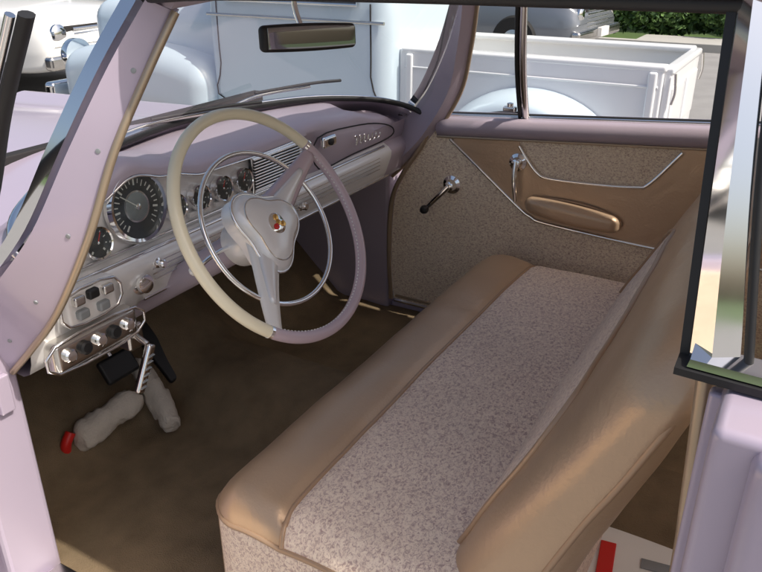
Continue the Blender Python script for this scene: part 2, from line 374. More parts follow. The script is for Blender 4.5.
lathe('handle_escutcheon',[(.030,0),(.028,.006),(.018,.012),(.014,.028),(.008,.031)],(XD-.003,.765,.893),(-1,0,0),CHROME,door)
tube('handle_lever',[(XD-.03,.765,.90),(XD-.036,.763,.86),(XD-.040,.758,.82),(XD-.036,.755,.775)],lambda t:.009+.004*math.sin(t*3.14),CHROME,door,flat=.7)
tube('front_edge_weatherstrip',[(XD-.006,y+.008,z) for y,z in edge],.0085,BRASS,door)
tube('bottom_edge_binding',[(XD-.004,1.2,.325),(XD-.004,.6,.325),(XD-.004,0,.325)],.005,BRASS,door)
tube('vent_divider_bar',[(XD+.035,.765,zs(.76)),(.70,.762,1.2),(.645,.757,1.45)],.009,CHROMED,door,flat=1.3)
tube('vent_divider_rubber',[(XD+.035,.783,zs(.76)),(.70,.780,1.2),(.645,.775,1.45)],.007,BLACK,door)
box('vent_latch',(XD-.002,.79,1.045),(XD+.02,.83,1.06),CHROME,door,.004)
lathe('vent_latch_pin',[(.01,0),(.01,.012),(.004,.014)],(XD+.01,.81,1.058),(0,0,1),CHROME,door,16)
mk('vent_glass',[(XD+.04,1.03,zs(1.03)),(XD+.04,.78,zs(.78)),(.65,.775,1.46),(.63,.88,1.46)],[(0,1,2,3)],GLASS,door,False)
tube('vent_front_frame',[(XD+.03,1.055,zs(1.03)),(.742,.985,1.12),(.70,.93,1.26),(.645,.885,1.40),(.63,.87,1.45)],.007,CHROMED,door)

# driver door, swung wide open
dd=root('driver_door')
Rz=Matrix.Rotation(math.radians(-86),4,'Z'); H=Vector((-.90,1.24,0))
def dt(x,y,z): return H+(Rz@Vector((x,-y,z)))
def dplate(nm,pts,x0,x1,mat): 
    a=dt(x1,0,0)-dt(x0,0,0)
    return plate(nm,[dt(x0,y,z) for y,z in pts],a,mat,dd,bevel=.006)
dpan=[(.0,.95),(.0,.31),(1.2,.31),(1.2,1.05),(.15,1.0)]
dplate('outer_skin',dpan,-.08,0,LAV); dplate('inner_panel',[(.04,.93),(.04,.34),(1.17,.34),(1.17,1.0),(.15,.96)],.002,.02,FABD)
tube('vent_frame',[dt(-.04,.12,.98),dt(-.02,.3,1.40),dt(-.02,.42,1.42)],.012,CHROMED,dd)
tube('vent_divider',[dt(-.04,.42,1.0),dt(-.02,.42,1.42)],.009,CHROMED,dd)
dplate('armrest',[(.45,.74),(.45,.79),(.78,.80),(.78,.75)],.02,.07,BRONZE)

# ------------------------------------------------------------------ dashboard
dash=root('dashboard')
def itp(x,T):
    if x<=T[0][0]: return T[0][1]
    for (a,b),(c,d) in zip(T,T[1:]):
        if x<=c:
            t=(x-a)/(c-a); t=t*t*(3-2*t); return b+(d-b)*t
    return T[-1][1]
ZT=[(-.745,.985),(-.62,1.015),(-.53,1.085),(-.43,1.118),(-.33,1.095),(-.22,1.072),(0,1.068),(.25,1.072),(.45,1.055),(.62,1.02),(.745,.985)]
YB=[(-.745,1.085),(-.715,1.17),(-.62,1.265),(-.40,1.375),(0,1.45),(.40,1.375),(.62,1.265),(.715,1.17),(.745,1.085)]
def yb(x):
    for (a,b),(c,d) in zip(YB,YB[1:]):
        if x<=c: return b+(d-b)*(x-a)/(c-a)
    return 1.085
def lowz(x): return itp(x,[(-.745,.765),(-.50,.77),(-.46,.80),(.2,.80),(.745,.80)])
def dprof(x):
    zt=itp(x,ZT); y0=1.2; b=max(yb(x)+.01,1.215); zb=1.075 if abs(x)<.62 else 1.075-.35*(abs(x)-.62)
    zb=min(zb,zt+.0) if abs(x)>.5 else zb
    lz=lowz(x); g=itp(x,[(.1,0),(.35,1)])
    P=[(b+.02,zb-.01),(b*.6+1.27*.4,zb*.4+zt*.6+.004),(max(y0+.065,1.25),zt),(y0+.028,zt-.001),(y0+.004,zt-.006),(y0-.010,zt-.018),(y0-.012,zt-.030),
       (y0+.004-.022*g,zt-.036-.01*g),(y0+.004-.028*g,.985),(y0+.002-.02*g,.945),(y0-.002-.01*g,.928),
       (y0-.03,.918),(y0-.042,.905),(y0-.040,.885),(y0-.022,lz+.035),(y0-.010,lz+.010),(y0+.01,lz),(y0+.10,lz+.005),(y0+.35,lz+.08)]
    return P
xs=[-.748+1.496*i/120 for i in range(121)]
V=[];F=[];mm=[];K=len(dprof(0))
for x in xs:
    for (y,z) in dprof(x): V.append((x,y,z))
for i in range(len(xs)-1):
    xc=(xs[i]+xs[i+1])/2
    for k in range(K-1):
        F.append((i*K+k,i*K+k+1,(i+1)*K+k+1,(i+1)*K+k))
        if k<7: mm.append(0)
        elif k<10: mm.append(1 if xc<.19 else 0)
        elif k<15: mm.append(1 if xc<.62 else 0)
        else: mm.append(2 if k>16 else 0)
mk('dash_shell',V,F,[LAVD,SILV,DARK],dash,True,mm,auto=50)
tube('lower_chrome_strip',[(x,1.176,.921) for x in [-.70+.1*i for i in range(14)]],.0055,CHROME,dash)
tube('mid_chrome_strip',[(x,1.195,.935) for x in [-.62,-.4,-.2,0,.18]],.0035,CHROME,dash)
tube('bottom_chrome_strip',[(x,1.188,lowz(x)+.012) for x in [-.45+.1*i for i in range(12)]],.0045,CHROME,dash)
tube('pod_edge_trim',[(x,1.189,itp(x,ZT)-.034) for x in [-.63+.03*i for i in range(28)]],.003,CHROME,dash,sm=3)
def gauge(nm,x,z,r,big=False):
    o=(x,1.201,z); ax=(0,-1,.12)
    lathe(nm+'_bezel',[(r*1.16,0),(r*1.18,.012),(r*1.10,.020),(r*1.0,.018),(r*.96,.006)],o,ax,CHROME,dash,40)
    u,v,d=frame(ax)
    lathe(nm+'_face',[(r*.97,.0),(r*.97,.0075),(r*.3,.0078)],o,ax,DIAL,dash,40)
    n=24 if big else 9
    O=Vector(o)
    V=[];F=[]
    upv=(Vector((0,0,1))-d*d.z).normalized()
    for i in range(n):
        a=math.radians(-140+280*i/(n-1))
        dr=Vector((1,0,0))*math.sin(a)+upv*math.cos(a)
        tn=d.cross(dr)
        w=.0012 if not(i%4==0) else .0022; r0=r*.72 if i%2 else r*.66
        c=O+d*.0088; k=len(V)
        V+= [c+dr*r0-tn*w,c+dr*r0+tn*w,c+dr*r*.86+tn*w,c+dr*r*.86-tn*w]; F.append((k,k+1,k+2,k+3))
    mk(nm+'_ticks',V,F,WHITEP,dash,False)
    if big:
        lathe(nm+'_centre',[(r*.46,.0),(r*.46,.010),(r*.40,.012),(r*.1,.0125)],o,ax,DIALG,dash,32)
        lathe(nm+'_ring',[(r*.50,.0),(r*.50,.0105),(r*.46,.0105)],o,ax,CHROME,dash,32)
    a=-.9 if big else .5
    dr=Vector((1,0,0))*math.sin(a)+upv*math.cos(a)
    tube(nm+'_needle',[O+d*.0135-dr*r*.1,O+d*.0135+dr*r*.75],.0012,RED if not big else WHITEP,dash,seg=6,sm=1)
    lathe(nm+'_hub',[(r*.1,.008),(r*.1,.016),(r*.03,.018)],o,ax,CHROME,dash,16)
    lathe(nm+'_lens',[(r*.97,.0165),(r*.6,.0185),(r*.2,.0195)],o,ax,GLASS,dash,32)
gauge('speedometer',-.43,1.018,.068,True)
gauge('oil_gauge',-.545,.975,.030)
for i,x in enumerate((-.322,-.242,-.162,-.085)): gauge(['ammeter','temperature_gauge','fuel_gauge','oil_pressure_gauge'][i],x,.985,.027)
for i in range(6):
    rbox('radio_button',(-.31+.045*i,1.196,.951),(.014,.006,.006),.003,WHITEP,dash)
box('speaker_grille_backing',(-.045,1.193,.945),(.165,1.203,1.028),DIAL,dash,.002)
for i in range(11):
    z=.949+.0078*i; rbox('speaker_grille_bar',(.06,1.188,z),(.105,.006,.0024),.002,CHROME,dash,n=(2,1,1),m=2)
tube('speaker_grille_frame',[(-.048,1.188,.944),(-.048,1.188,1.03),(.168,1.186,1.03),(.168,1.186,.944)],.004,CHROME,dash,closed=True,sm=0)
gl=[(.22,1.030),(.45,1.022),(.60,.995),(.66,.965),(.62,.945),(.4,.942),(.22,.942)]
tube('glovebox_seam',[(x,1.171,z) for x,z in gl],.0022,DARK,dash,closed=True,sm=4)
rbox('glovebox_latch',(.265,1.166,1.012),(.034,.010,.016),.008,CHROME,dash)
lathe('latch_button',[(.010,0),(.010,.006),(.004,.008)],(.265,1.158,1.012),(0,-1,0),BLACK,dash,16)
sc=[]
for i in range(60):
    t=i/59; sc.append((.40+.15*t+.006*math.sin(t*40),1.162,.985-.012*t+.011*math.sin(t*38+.6)*(1.3-t*.5)))
tube('chrome_script',sc,.0018,CHROME,dash,seg=6,sm=2)
def knob(nm,x,z,r,y=1.165,mat=CHROME,l=.022):
    lathe(nm,[(r*1.25,0),(r*1.25,.004),(r*.7,.006),(r*.7,l*.5),(r,l*.6),(r,l),(r*.7,l+.003)],(x,y,z),(0,-1,.1),mat,dash,24)
knob('ignition_switch',-.470,.862,.020,1.172); knob('headlight_knob',-.425,.895,.009,1.16); knob('wiper_knob',-.30,.86,.011,1.165)
knob('lighter_knob',.02,.862,.011,1.17); knob('heater_knob',.12,.862,.011,1.17)
rbox('pushbutton_panel',(-.615,1.160,.885),(.062,.016,.038),.012,SILV,dash)
for i,(dx,dz) in enumerate([(-.035,.018),(0,.02),(.035,.016),(-.03,-.012),(.02,-.014)]):
    rbox('gear_button',(-.615+dx,1.140,.885+dz),(.013,.008,.010),.005,[CHROMED,BLACK,CHROMED,DIALG,DIALG][i],dash)
tube('pushbutton_frame',[(-.675,1.146,.855),(-.675,1.146,.915),(-.555,1.146,.915),(-.555,1.146,.855)],.0035,CHROME,dash,closed=True,sm=3)
rbox('heater_control_panel',(-.615,1.165,.800),(.105,.022,.034),.014,CHROMED,dash)
for i in range(5):
    lathe('heater_button',[(.014,0),(.014,.010),(.010,.013),(.004,.013)],(-.69+.037*i,1.145,.802),(0,-1,.1),[CHROME,BLACK][i%2],dash,20)
tube('heater_frame',[(-.715,1.146,.772),(-.715,1.146,.830),(-.515,1.146,.830),(-.515,1.146,.772)],.0035,CHROME,dash,closed=True,sm=3)
for i in range(4):
    tube('panel_flute',[(-.44,1.160-.0003*i,.897-.012*i),(-.2,1.160,.897-.012*i),(.55,1.160,.897-.012*i)],.0016,CHROMED,dash,seg=6)
rbox('under_dash_bracket',(-.50,1.20,.745),(.022,.03,.03),.008,CHROMED,dash)
rbox('flasher_can',(-.56,1.22,.745),(.018,.02,.02),.008,CHROMED,dash)
tube('wiring',[(-.66,1.24,.77),(-.62,1.30,.70),(-.52,1.34,.72),(-.46,1.42,.66),(-.40,1.6,.7)],.005,BLACK,dash)

pb=root('parking_brake_handle')
tube('stem',[(-.505,1.22,.77),(-.50,1.14,.735)],.007,CHROMED,pb)
rbox('grip',(-.53,1.125,.695),(.011,.009,.055),.007,CHROME,pb,rot=Matrix.Rotation(math.radians(28),3,'Y'),n=(2,2,6))
for i in range(6):
    c=Vector((-.53,1.115,.695))+Matrix.Rotation(math.radians(28),3,'Y')@Vector((0,0,-.04+.014*i))
    rbox('rib',c,(.0085,.0025,.0014),.0012,DIALG,pb,n=(1,1,1),m=2)

# ------------------------------------------------------------------ steering wheel
sw=root('steering_wheel')
al=math.radians(33); WC=Vector((-.350,.885,1.012)); WR=.240
WT=Vector((0,math.sin(al),math.cos(al))); WX=Vector((1,0,0)); WN=Vector((0,-math.cos(al),math.sin(al)))
def wp(r,deg,h=0): 
    a=math.radians(deg); return WC+WX*r*math.cos(a)+WT*r*math.sin(a)+WN*h
n=144; pts=[wp(WR,360*i/n) for i in range(n)]
def wmi(t):
    d=(t*360)%360; return 0 if 32<=d<=226 else 1
tube('rim',pts,.0122,[CREAM,LAVP],sw,closed=True,seg=14,sm=0,mi=wmi)
for a,mt in ((31,CHROME),(227,CHROME)):
    tube('rim_joint_band',[wp(WR,a-.8),wp(WR,a+.8)],.0133,mt,sw,sm=1)
for i in range(70):
    a=-128+(156)*i/70
    tube('rim_stitch',[wp(WR-.0115,a,.004),wp(WR-.0115,a+1.0,.004)],.0012,WHITEP,sw,seg=5,sm=1)
HR=[]
for i in range(64):
    a=360*i/64; HR.append(wp(.167+.004*math.cos(math.radians(2*a)),a,-.022))
tube('horn_ring',HR,.0052,CHROME,sw,closed=True,seg=10,sm=0)
def spoke(nm,ang,w0,w1,r0,r1,h0,h1,mat):
    a=math.radians(ang); d=WX*math.cos(a)+WT*math.sin(a); t=WX*-math.sin(a)+WT*math.cos(a)
    R4=[]
    for (s,hh) in ((-1,0),(-.75,.010),(0,.014),(.75,.010),(1,0),(.75,-.010),(0,-.014),(-.75,-.010)):
        row=[]
        for k in range(5):
            u=k/4; w=w0+(w1-w0)*(u**.6); r=r0+(r1-r0)*u; h=h0+(h1-h0)*u**1.5
            row.append(WC+d*r+t*w*s+WN*(h+hh*(1-.35*u)))
        R4.append(row)
    return rails(nm,R4,mat,sw,n=3,auto=None)
spoke('spoke_right',27,.056,.016,.02,.236,-.042,-.001,LAVP)
spoke('spoke_left',230,.056,.016,.02,.236,-.042,-.001,WHITEP)
spoke('spoke_right_insert',27,.042,.008,.03,.175,-.030,-.010,SILV)
spoke('spoke_left_insert',230,.042,.008,.03,.175,-.030,-.010,SILV)
hp=[]
for i in range(48):
    a=360*i/48; rr=.080+.015*math.cos(math.radians(3*(a-9)))
    hp.append((a,rr))
V=[];F=[];lv=[(1.0,-.060),(1.0,-.030),(.95,-.018),(.78,-.008),(.45,-.002),(.0,.0)]
for (k,h) in lv:
    for (a,rr) in hp: V.append(wp(rr*k+1e-4,a,h))
for i in range(len(lv)-1):
    for j in range(48): F.append((i*48+j,i*48+(j+1)%48,(i+1)*48+(j+1)%48,(i+1)*48+j))
mk('hub_pad',V,F,SILV,sw)
tube('hub_trim',[wp(rr+.001,a,-.026) for a,rr in hp],.0035,CHROME,sw,closed=True,sm=1)
tube('hub_inner_crease',[wp(rr*.80,a,-.0085) for a,rr in hp],.0014,CHROMED,sw,closed=True,sm=1,seg=6)
lathe('hub_medallion',[(.022,0),(.022,.004),(.016,.007),(.004,.008)],wp(0,0,-.004),WN,CHROME,sw,28)
for k,(a,rr) in enumerate([(90,.012),(210,.012),(330,.012),(0,0)]):
    lathe('emblem',[(.0065,0),(.006,.003),(.002,.004)],wp(rr,a,.003),WN,[GOLD,RED,GOLD,GOLD][k],sw,12)
tube('steering_column',[wp(0,0,-.05),wp(0,0,-.15),wp(0,0,-.5),wp(0,0,-.85)],lambda t:.036-.010*t,LAVD,sw,seg=20)
lathe('column_collar',[(.048,0),(.052,.02),(.052,.05),(.042,.07)],wp(0,0,-.125),WN,SILV,sw)
tube('turn_signal_stalk',[wp(.03,170,-.11),wp(.10,178,-.10),wp(.165,182,-.085)],.0045,CHROME,sw)
lathe('turn_signal_knob',[(.004,0),(.009,.006),(.009,.02),(.003,.026)],wp(.163,182,-.085),wp(.2,183,-.08)-wp(.1,180,-.09),WHITEP,sw,14)

# ------------------------------------------------------------------ rear-view mirror
rm=root('rearview_mirror')
mc=Vector((-.182,.905,1.352)); RM=Matrix.Rotation(math.radians(-12),3,'Z')@Matrix.Rotation(math.radians(-5),3,'X')@Matrix.Rotation(math.radians(3),3,'Y')
def mw(v):
    v.z*=1-.12*(v.x/.14)**2; return v
rbox('housing',mc,(.128,.011,.027),.0105,BLACK,rm,warp=mw,n=(14,2,4),rot=RM)
rbox('glass',mc+RM@Vector((0,-.0115,0)),(.119,.0013,.0215),.0012,MIRR,rm,warp=mw,n=(14,1,4),rot=RM)
tube('stem',[mc+Vector((0,.012,.0)),mc+Vector((.01,.040,.05)),mc+Vector((.01,.045,.10))],.006,CHROME,rm)
lathe('mount',[(.02,0),(.018,.008),(.008,.012)],mc+Vector((.01,.045,.100)),(0,-.3,-1),CHROME,rm)

# ------------------------------------------------------------------ front bench seat
seat=root('front_bench_seat')
SC=Vector((-.022,.515,.4725)); SH=(.688,.322,.1325); SR=.060
def cush(v):
    x,y,z=v
    up=max(0,z/SH[2])
    v.z+=up*(.020*(1-(x/.70)**2)*(1-(y/.34)**2)+.006*math.sin(1.4+y*9)) 
    v.z+=up*.020*math.exp(-((y-.235)/.075)**2)
    v.z-=up*.011*math.exp(-((y-.143)/.013)**2)*(1 if abs(x)<.66 else .3)
    cx=max(0,abs(x)-.58)/.108
    if y>0: v.y-=.040*cx**2.2*(y/.318)
    v.z+=up*.006*noise.noise(Vector((x*4,y*6,1)))+up*.002*noise.noise(Vector((x*14,y*9,5)))
    return v
def cmat(c):
    if c.z<SH[2]-.045 and not (c.y>SH[1]-.012): return 0
    if c.y>.145: return 1
    return 0
rbox('seat_cushion',SC,SH,SR,[FAB,BRONZE],seat,warp=cush,matfn=cmat,n=(60,70,10),m=7)
def onsurf(x,y):
    dx=max(0,abs(x)-(SH[0]-SR)); dy=max(0,abs(y)-(SH[1]-SR)); d=min(SR,math.hypot(dx,dy))
    z=SH[2]-SR+math.sqrt(max(0,SR*SR-d*d))
    return SC+cush(Vector((x,y,z)))+Vector((0,0,.001))
yy=.143
pp=[onsurf(-.685,yy),onsurf(-.672,yy),onsurf(-.65,yy)]+[onsurf(-.62+1.24*i/20,yy) for i in range(21)]+[onsurf(.65,yy),onsurf(.675,yy)]
tube('insert_piping',pp,.0048,PIPE,seat,sm=3)
def ringpath(zl,ins=0.0):
    P=[]; hx,hy=SH[0]-ins,SH[1]-ins; r=.060
    seq=[]
    for i in range(30): seq.append((-hx,-hy+.02+(2*hy-.02-r)*i/30))
    for i in range(8):
        a=math.pi-(math.pi/2)*i/7; seq.append((-hx+r+r*math.cos(a),hy-r+r*math.sin(a)))
    for i in range(1,30): seq.append((-hx+r+(2*hx-2*r)*i/30,hy))
    for i in range(8):
        a=math.pi/2-(math.pi/2)*i/7; seq.append((hx-r+r*math.cos(a),hy-r+r*math.sin(a)))
    for i in range(1,20): seq.append((hx,hy-r-(2*hy-.1)*i/20))
    for x,y in seq: P.append(SC+cush(Vector((x,y,zl)))) 
    return P
tube('edge_piping',ringpath(SH[2]-.045,.0025),.0055,PIPE,seat,sm=1)
# backrest
BC=Vector((-.005,.158,.82)); BH=(.66,.082,.285); BR=.07
def bulge(x,z): return .012*(1-(x/.66)**2)*(1-(z/.3)**2)
def bw(v):
    x,y,z=v
    cx=max(0,abs(x)-.50)/.16
    s=(y/BH[1]+1)/2
    fs=.015-.50*z; bs_=.030-.34*z
    if z>0: v.z-=.045*cx**2*(z/.285)
    if y>0: v.y+=bulge(x,z)
    v.y+=bs_+(fs-bs_)*s+.005*noise.noise(Vector((x*5,z*5,4)))+.0015*noise.noise(Vector((x*13,z*16,9)))
    v.y-=.012*cx**2*s
    return v
PX=[(-.575,-.262),(-.572,-.14),(-.56,-.02),(-.535,.05),(-.485,.095),(-.40,.120),(-.28,.130),(-.08,.132),(.10,.128),(.22,.112),(.32,.075),(.42,.01),(.50,-.09),(.545,-.20),(.55,-.262)]
PC=[(p.x,p.y) for p in cat([(a,b,0) for a,b in PX],10)]
def inside(x,z):
    c=False; P=PC; j=len(P)-1
    for i in range(len(P)):
        if (P[i][1]>z)!=(P[j][1]>z) and x<(P[j][0]-P[i][0])*(z-P[i][1])/(P[j][1]-P[i][1])+P[i][0]: c=not c
        j=i
    return c
def bmat(c):
    if c.y>BH[1]-.004 and (inside(c.x,c.z)): return 0
    return 1
rbox('seat_backrest',BC,BH,BR,[FAB,BRONZE],seat,warp=bw,matfn=bmat,n=(130,4,60),m=7)
tube('backrest_panel_piping',[BC+bw(Vector((x,BH[1],z)))+Vector((0,.001,0)) for x,z in PC],.0062,PIPE,seat,sm=1)
def be(x,y,z): return BC+bw(Vector((x,y,z)))
pr=[be(-.6555,-.035,-.27+.04*i) for i in range(12)]+[be(-.651,-.037,.20),be(-.638,-.04,.240),be(-.612,-.043,.266),be(-.575,-.045,.276)]+[be(-.5+1.0*i/12,-.047,.2775) for i in range(13)]
tube('backrest_rear_piping',pr,.0055,PIPE,seat,sm=2)
rbox('seat_base',(-.005,.53,.315),(.63,.27,.045),.02,LAVD,seat)
rbox('seat_side_shield',(-.675,.42,.34),(.012,.20,.05),.01,LAV,seat)

# ------------------------------------------------------------------ floor items
ped=root('brake_pedal')
rbox('pad',(-.30,1.50,.47),(.055,.010,.035),.009,BLACK,ped,rot=Matrix.Rotation(math.radians(-35),3,'X'))
tube('arm',[(-.30,1.515,.475),(-.30,1.6,.6),(-.30,1.62,.75)],.008,CHROMED,ped)
gp=root('accelerator_pedal')
rbox('pad',(-.13,1.53,.42),(.03,.010,.10),.009,BLACK,gp,rot=Matrix.Rotation(math.radians(-45),3,'X'))
rag=root('cleaning_rag')
def rg(nm,pts,r,flat):
    o=tube(nm,pts,r,RAG,rag,seg=28,sm=16,flat=flat)
    for v in o.data.vertices:
        c=v.co; k=noise.noise(c*18)*.012+noise.noise(c*60)*.005; v.co=c+Vector((k,k*.6,k))
def rnd(t,R,e): 
    q=min(1,min(t,1-t)/e); return max(.002,R*math.sqrt(max(0,1-(1-q)**2)))
rg('roll',[(-.475,1.50,.325),(-.41,1.48,.35),(-.34,1.47,.365),(-.275,1.455,.375)],lambda t:rnd(t,.039,.18),.85)
rg('fold',[(-.215,1.53,.44),(-.24,1.45,.38),(-.265,1.38,.34),(-.292,1.33,.315)],lambda t:rnd(t,.036,.18),.85)
o=tube('red_handle',[(-.50,1.51,.30),(-.498,1.505,.335),(-.478,1.505,.36)],.014,RED,rag)
pap=root('folded_newspaper')
PR=Matrix.Rotation(math.radians(8),3,'Z')
rbox('pages',(-.36,.09,.33),(.26,.13,.03),.008,WHITEP,pap,rot=PR)
rbox('red_banner',(-.30,.165,.362),(.12,.016,.003),.002,RED,pap,rot=PR)
for i in range(9): rbox('print_column',(-.56+.045*i,.06,.3615),(.014,.05,.0015),.001,DIALG,pap,rot=PR,n=(1,1,1),m=2)

# ------------------------------------------------------------------ surroundings
ASPH=M('lightened_asphalt',(.26,.255,.25),.9,0,var=.25,vs=2.5,bump=.6,bs=60,spec=.3)  # asphalt colour lightened so the lot bounces sunlight into the cabin
GRASS=M('grass',(.07,.12,.03),.95,0,var=.5,vs=3,bump=1,bs=40)
LEAF=M('foliage',(.09,.17,.04),.7,0,var=.6,vs=2)
LEAFD=M('foliage_dark',(.04,.09,.025),.7,0,var=.6,vs=2)
CONC=M('concrete',(.40,.39,.36),.85,0,var=.12,vs=4,bump=.3,bs=60)
LINE=M('line_paint',(.7,.7,.66),.7,0,var=.1,vs=10)
BARK=M('bark',(.09,.06,.04),.9,0,var=.4,vs=10,bump=.8,bs=30)
SIDING=M('white_siding',(.75,.74,.70),.6,0,var=.05)
ROOFM=M('shingles',(.10,.09,.085),.9,0,var=.3,vs=6)
TWHITE=M('truck_white',(.84,.85,.86),.3,0,var=.03,vs=2,coat=.5)
TBLUE=M('truck_light_blue',(.64,.75,.83),.3,.1,var=.03,vs=2,coat=.5)
WINDK=M('tinted_glass',(.03,.04,.045),.06,0,spec=.8)
TIRE=M('tyre',(.02,.02,.02),.8)
g=2000
def sheet(nm,x0,x1,y0,y1,z,mat,parent=None):
    return mk(nm,[(x0,y0,z),(x1,y0,z),(x1,y1,z),(x0,y1,z)],[(0,1,2,3)],mat,parent,False)
sheet('ground',-g,g,-g,g,-.10,GRASS)
box('parking_lot',(-40,-30,-.09),(11.0,40,0),ASPH,None,0)
pk=root('parking_lines')
for i,x in enumerate((-1.3,1.75,4.8)): sheet('line',x-.05,x+.05,-3,3.2,.004,LINE,pk)
kb=root('sidewalk'); box('kerb',(11.0,-30,-.09),(11.15,40,.12),CONC,kb,.01); box('walk',(11.153,-30,-.09),(11.95,2.6,.115),CONC,kb,.005)

def leafmass(name,fn,count,size,mats,parent=None):
    V=[];F=[];mi=[]
    for i in range(count):
        c=fn(); s=size*random.uniform(.6,1.3)
        a=Vector((random.gauss(0,1),random.gauss(0,1),random.gauss(0,1))).normalized(); b=a.orthogonal().normalized(); b=(Matrix.Rotation(random.uniform(0,6.28),3,a)@b); d=a.cross(b)
        k=len(V); V+= [c-b*s,c+d*s*.5,c+b*s,c-d*s*.5]; F.append((k,k+1,k+2,k+3)); mi.append(random.choice(range(len(mats))))
    return mk(name,V,F,mats,parent,False,mi)
def clumpfn(clumps):
    def f():
        c,r=random.choice(clumps); d=Vector((random.gauss(0,1),random.gauss(0,1),random.gauss(0,1))).normalized()*r*random.uniform(.55,1.0)
        d.z*=.8; return Vector(c)+d
    return f
cl=[((12.4+random.uniform(-.4,.4),.8+.35*i+random.uniform(-.2,.2),.25+random.uniform(0,.25)),random.uniform(.35,.55)) for i in range(11)]
leafmass('hedge',clumpfn(cl),11000,.06,[LEAF,LEAF,LEAFD])
cl=[((15+random.uniform(-.8,.8),-2+.6*i+random.uniform(-.2,.2),.7+random.uniform(0,.7)),random.uniform(.6,1.0)) for i in range(15)]
leafmass('shrub_row',clumpfn(cl),12000,.10,[LEAFD,LEAF])
def tree(name,x,y,h,s=1):
    t=root(name)
    tube('trunk',[(x,y,-.1),(x+.1,y,h*.3),(x,y+.1,h*.62)],lambda u:.25*s*(1-.6*u),BARK,t,seg=12)
    cl=[]
    for i in range(9):
        a=i*2.4; r=random.uniform(.8,2.0)*s; e=Vector((x+r*math.cos(a),y+r*math.sin(a),h*random.uniform(.55,.95)))
        tube('limb_%d'%i,[(x,y,h*random.uniform(.35,.55)),((x+e.x)/2,(y+e.y)/2,e.z*.85),tuple(e)],lambda u:.08*s*(1-.7*u),BARK,t,seg=8)
        cl.append((tuple(e),random.uniform(.8,1.3)*s)); 
    leafmass('crown',clumpfn(cl),7000,.13,[LEAF,LEAFD],t)
tree('deciduous_tree',19,-1,7,1.2); tree('deciduous_tree.001',17,13,8,1.3); tree('deciduous_tree.002',7,27,8,1.4)
gb=root('garage_building')
box('walls',(26,-4,-.1),(36,22,4.2),SIDING,gb,.02)
for i in range(8):
    box('siding_course',(25.975,-4,.5+.45*i),(25.998,22,.52+.45*i),CONC,gb,0)
for i in range(5):
    y=-2+5*i; box('garage_door_%d'%i,(25.93,y,0),(25.972,y+3,2.5),TWHITE,gb,.02)
    for k in range(3): box('door_groove',(25.90,y+.05,.6+.6*k),(25.928,y+2.95,.63+.6*k),DARK,gb,0)
plate('roof',[(25.5,-4.5,4.2),(36.5,-4.5,4.2),(31,-4.5,6.5)],(0,27,0),ROOFM,gb)

def wheel(nm,c,r,w,parent,cap=CHROME,ax=(-1,0,0)):
    d=Vector(ax)
    lathe(nm+'_tyre',[(r*.6,0),(r*.92,0),(r,w*.15),(r,w*.85),(r*.92,w),(r*.6,w)],Vector(c)-d*w/2,ax,TIRE,parent,36)
    lathe(nm+'_hubcap',[(r*.62,w*.4),(r*.62,w*.93),(r*.45,w*1.0),(r*.2,w*1.06),(r*.05,w*1.08)],Vector(c)-d*w/2,ax,cap,parent,28)
# pickup truck (narrow step-side bed)
tk=root('parked_pickup_truck')
X0,X1=2.5,3.42; Y0,Y1=.66,2.12; ZR=.95; CX=3.05; HX=.66
def bedside(nm,x,s):
    rbox(nm,(x,(Y0+Y1)/2,.735),(.022,(Y1-Y0)/2,.215),.012,TWHITE,tk)
    rbox(nm+'_rail',(x-s*.02,(Y0+Y1)/2,ZR),(.045,(Y1-Y0)/2+.01,.018),.015,TWHITE,tk)
    for k in range(3): rbox(nm+'_rib',(x+s*.02,Y0+.05+(Y1-Y0-.1)*k/2,.735),(.02,.022,.20),.012,TWHITE,tk)
    tube(nm+'_bead',[(x+s*.024,Y0+.02,.86),(x+s*.024,Y1-.02,.86)],.007,TWHITE,tk)
bedside('bed_side_near',X0+.02,-1); bedside('bed_side_far',X1-.02,1)
rbox('tailgate',((X0+X1)/2,Y0-.015,.735),((X1-X0)/2-.02,.018,.205),.012,TWHITE,tk)
rbox('tailgate_top',((X0+X1)/2,Y0-.015,.94),((X1-X0)/2-.02,.03,.018),.014,TWHITE,tk)
for k in (-1,1): rbox('tailgate_panel',((X0+X1)/2+k*.21,Y0-.036,.73),(.17,.008,.12),.006,TWHITE,tk)
for x in (X0+.02,X1-.02): tube('tailgate_chain',[(x,Y0-.05,.93),(x,Y0-.06,.84),(x,Y0-.05,.78)],.007,CHROMED,tk)
rbox('bed_front',((X0+X1)/2,Y1,.75),((X1-X0)/2,.02,.21),.01,TWHITE,tk)
box('bed_floor',(X0+.05,Y0,.56),(X1-.05,Y1,.58),CONC,tk)
rbox('rear_bumper',((X0+X1)/2,Y0-.14,.46),((X1-X0)/2+.15,.04,.06),.03,CHROME,tk)
for s,x in ((-1,X0),(1,X1)):
    V=[];F=[];na,nb=28,8
    for i in range(na+1):
        a=math.pi*(i/na)*1.0; 
        for j in range(nb+1):
            b=(math.pi/2)*j/nb; rr=.36+.09*math.cos(b)
            V.append((x+s*.24*math.sin(b),1.32+rr*1.18*math.cos(a),.40+rr*math.sin(a)*.95-.02))
    for i in range(na):
        for j in range(nb):
            q=i*(nb+1)+j; F.append((q,q+1,q+nb+2,q+nb+1))
    mk('rear_fender',V,F,TBLUE,tk)
    wheel('rear_wheel',(x+s*.10,1.32,.34),.34,.20,tk,CHROME,(s,0,0))
for s in (-1,1): wheel('front_wheel',(CX+s*.60,4.25,.34),.34,.20,tk,CHROME,(s,0,0))
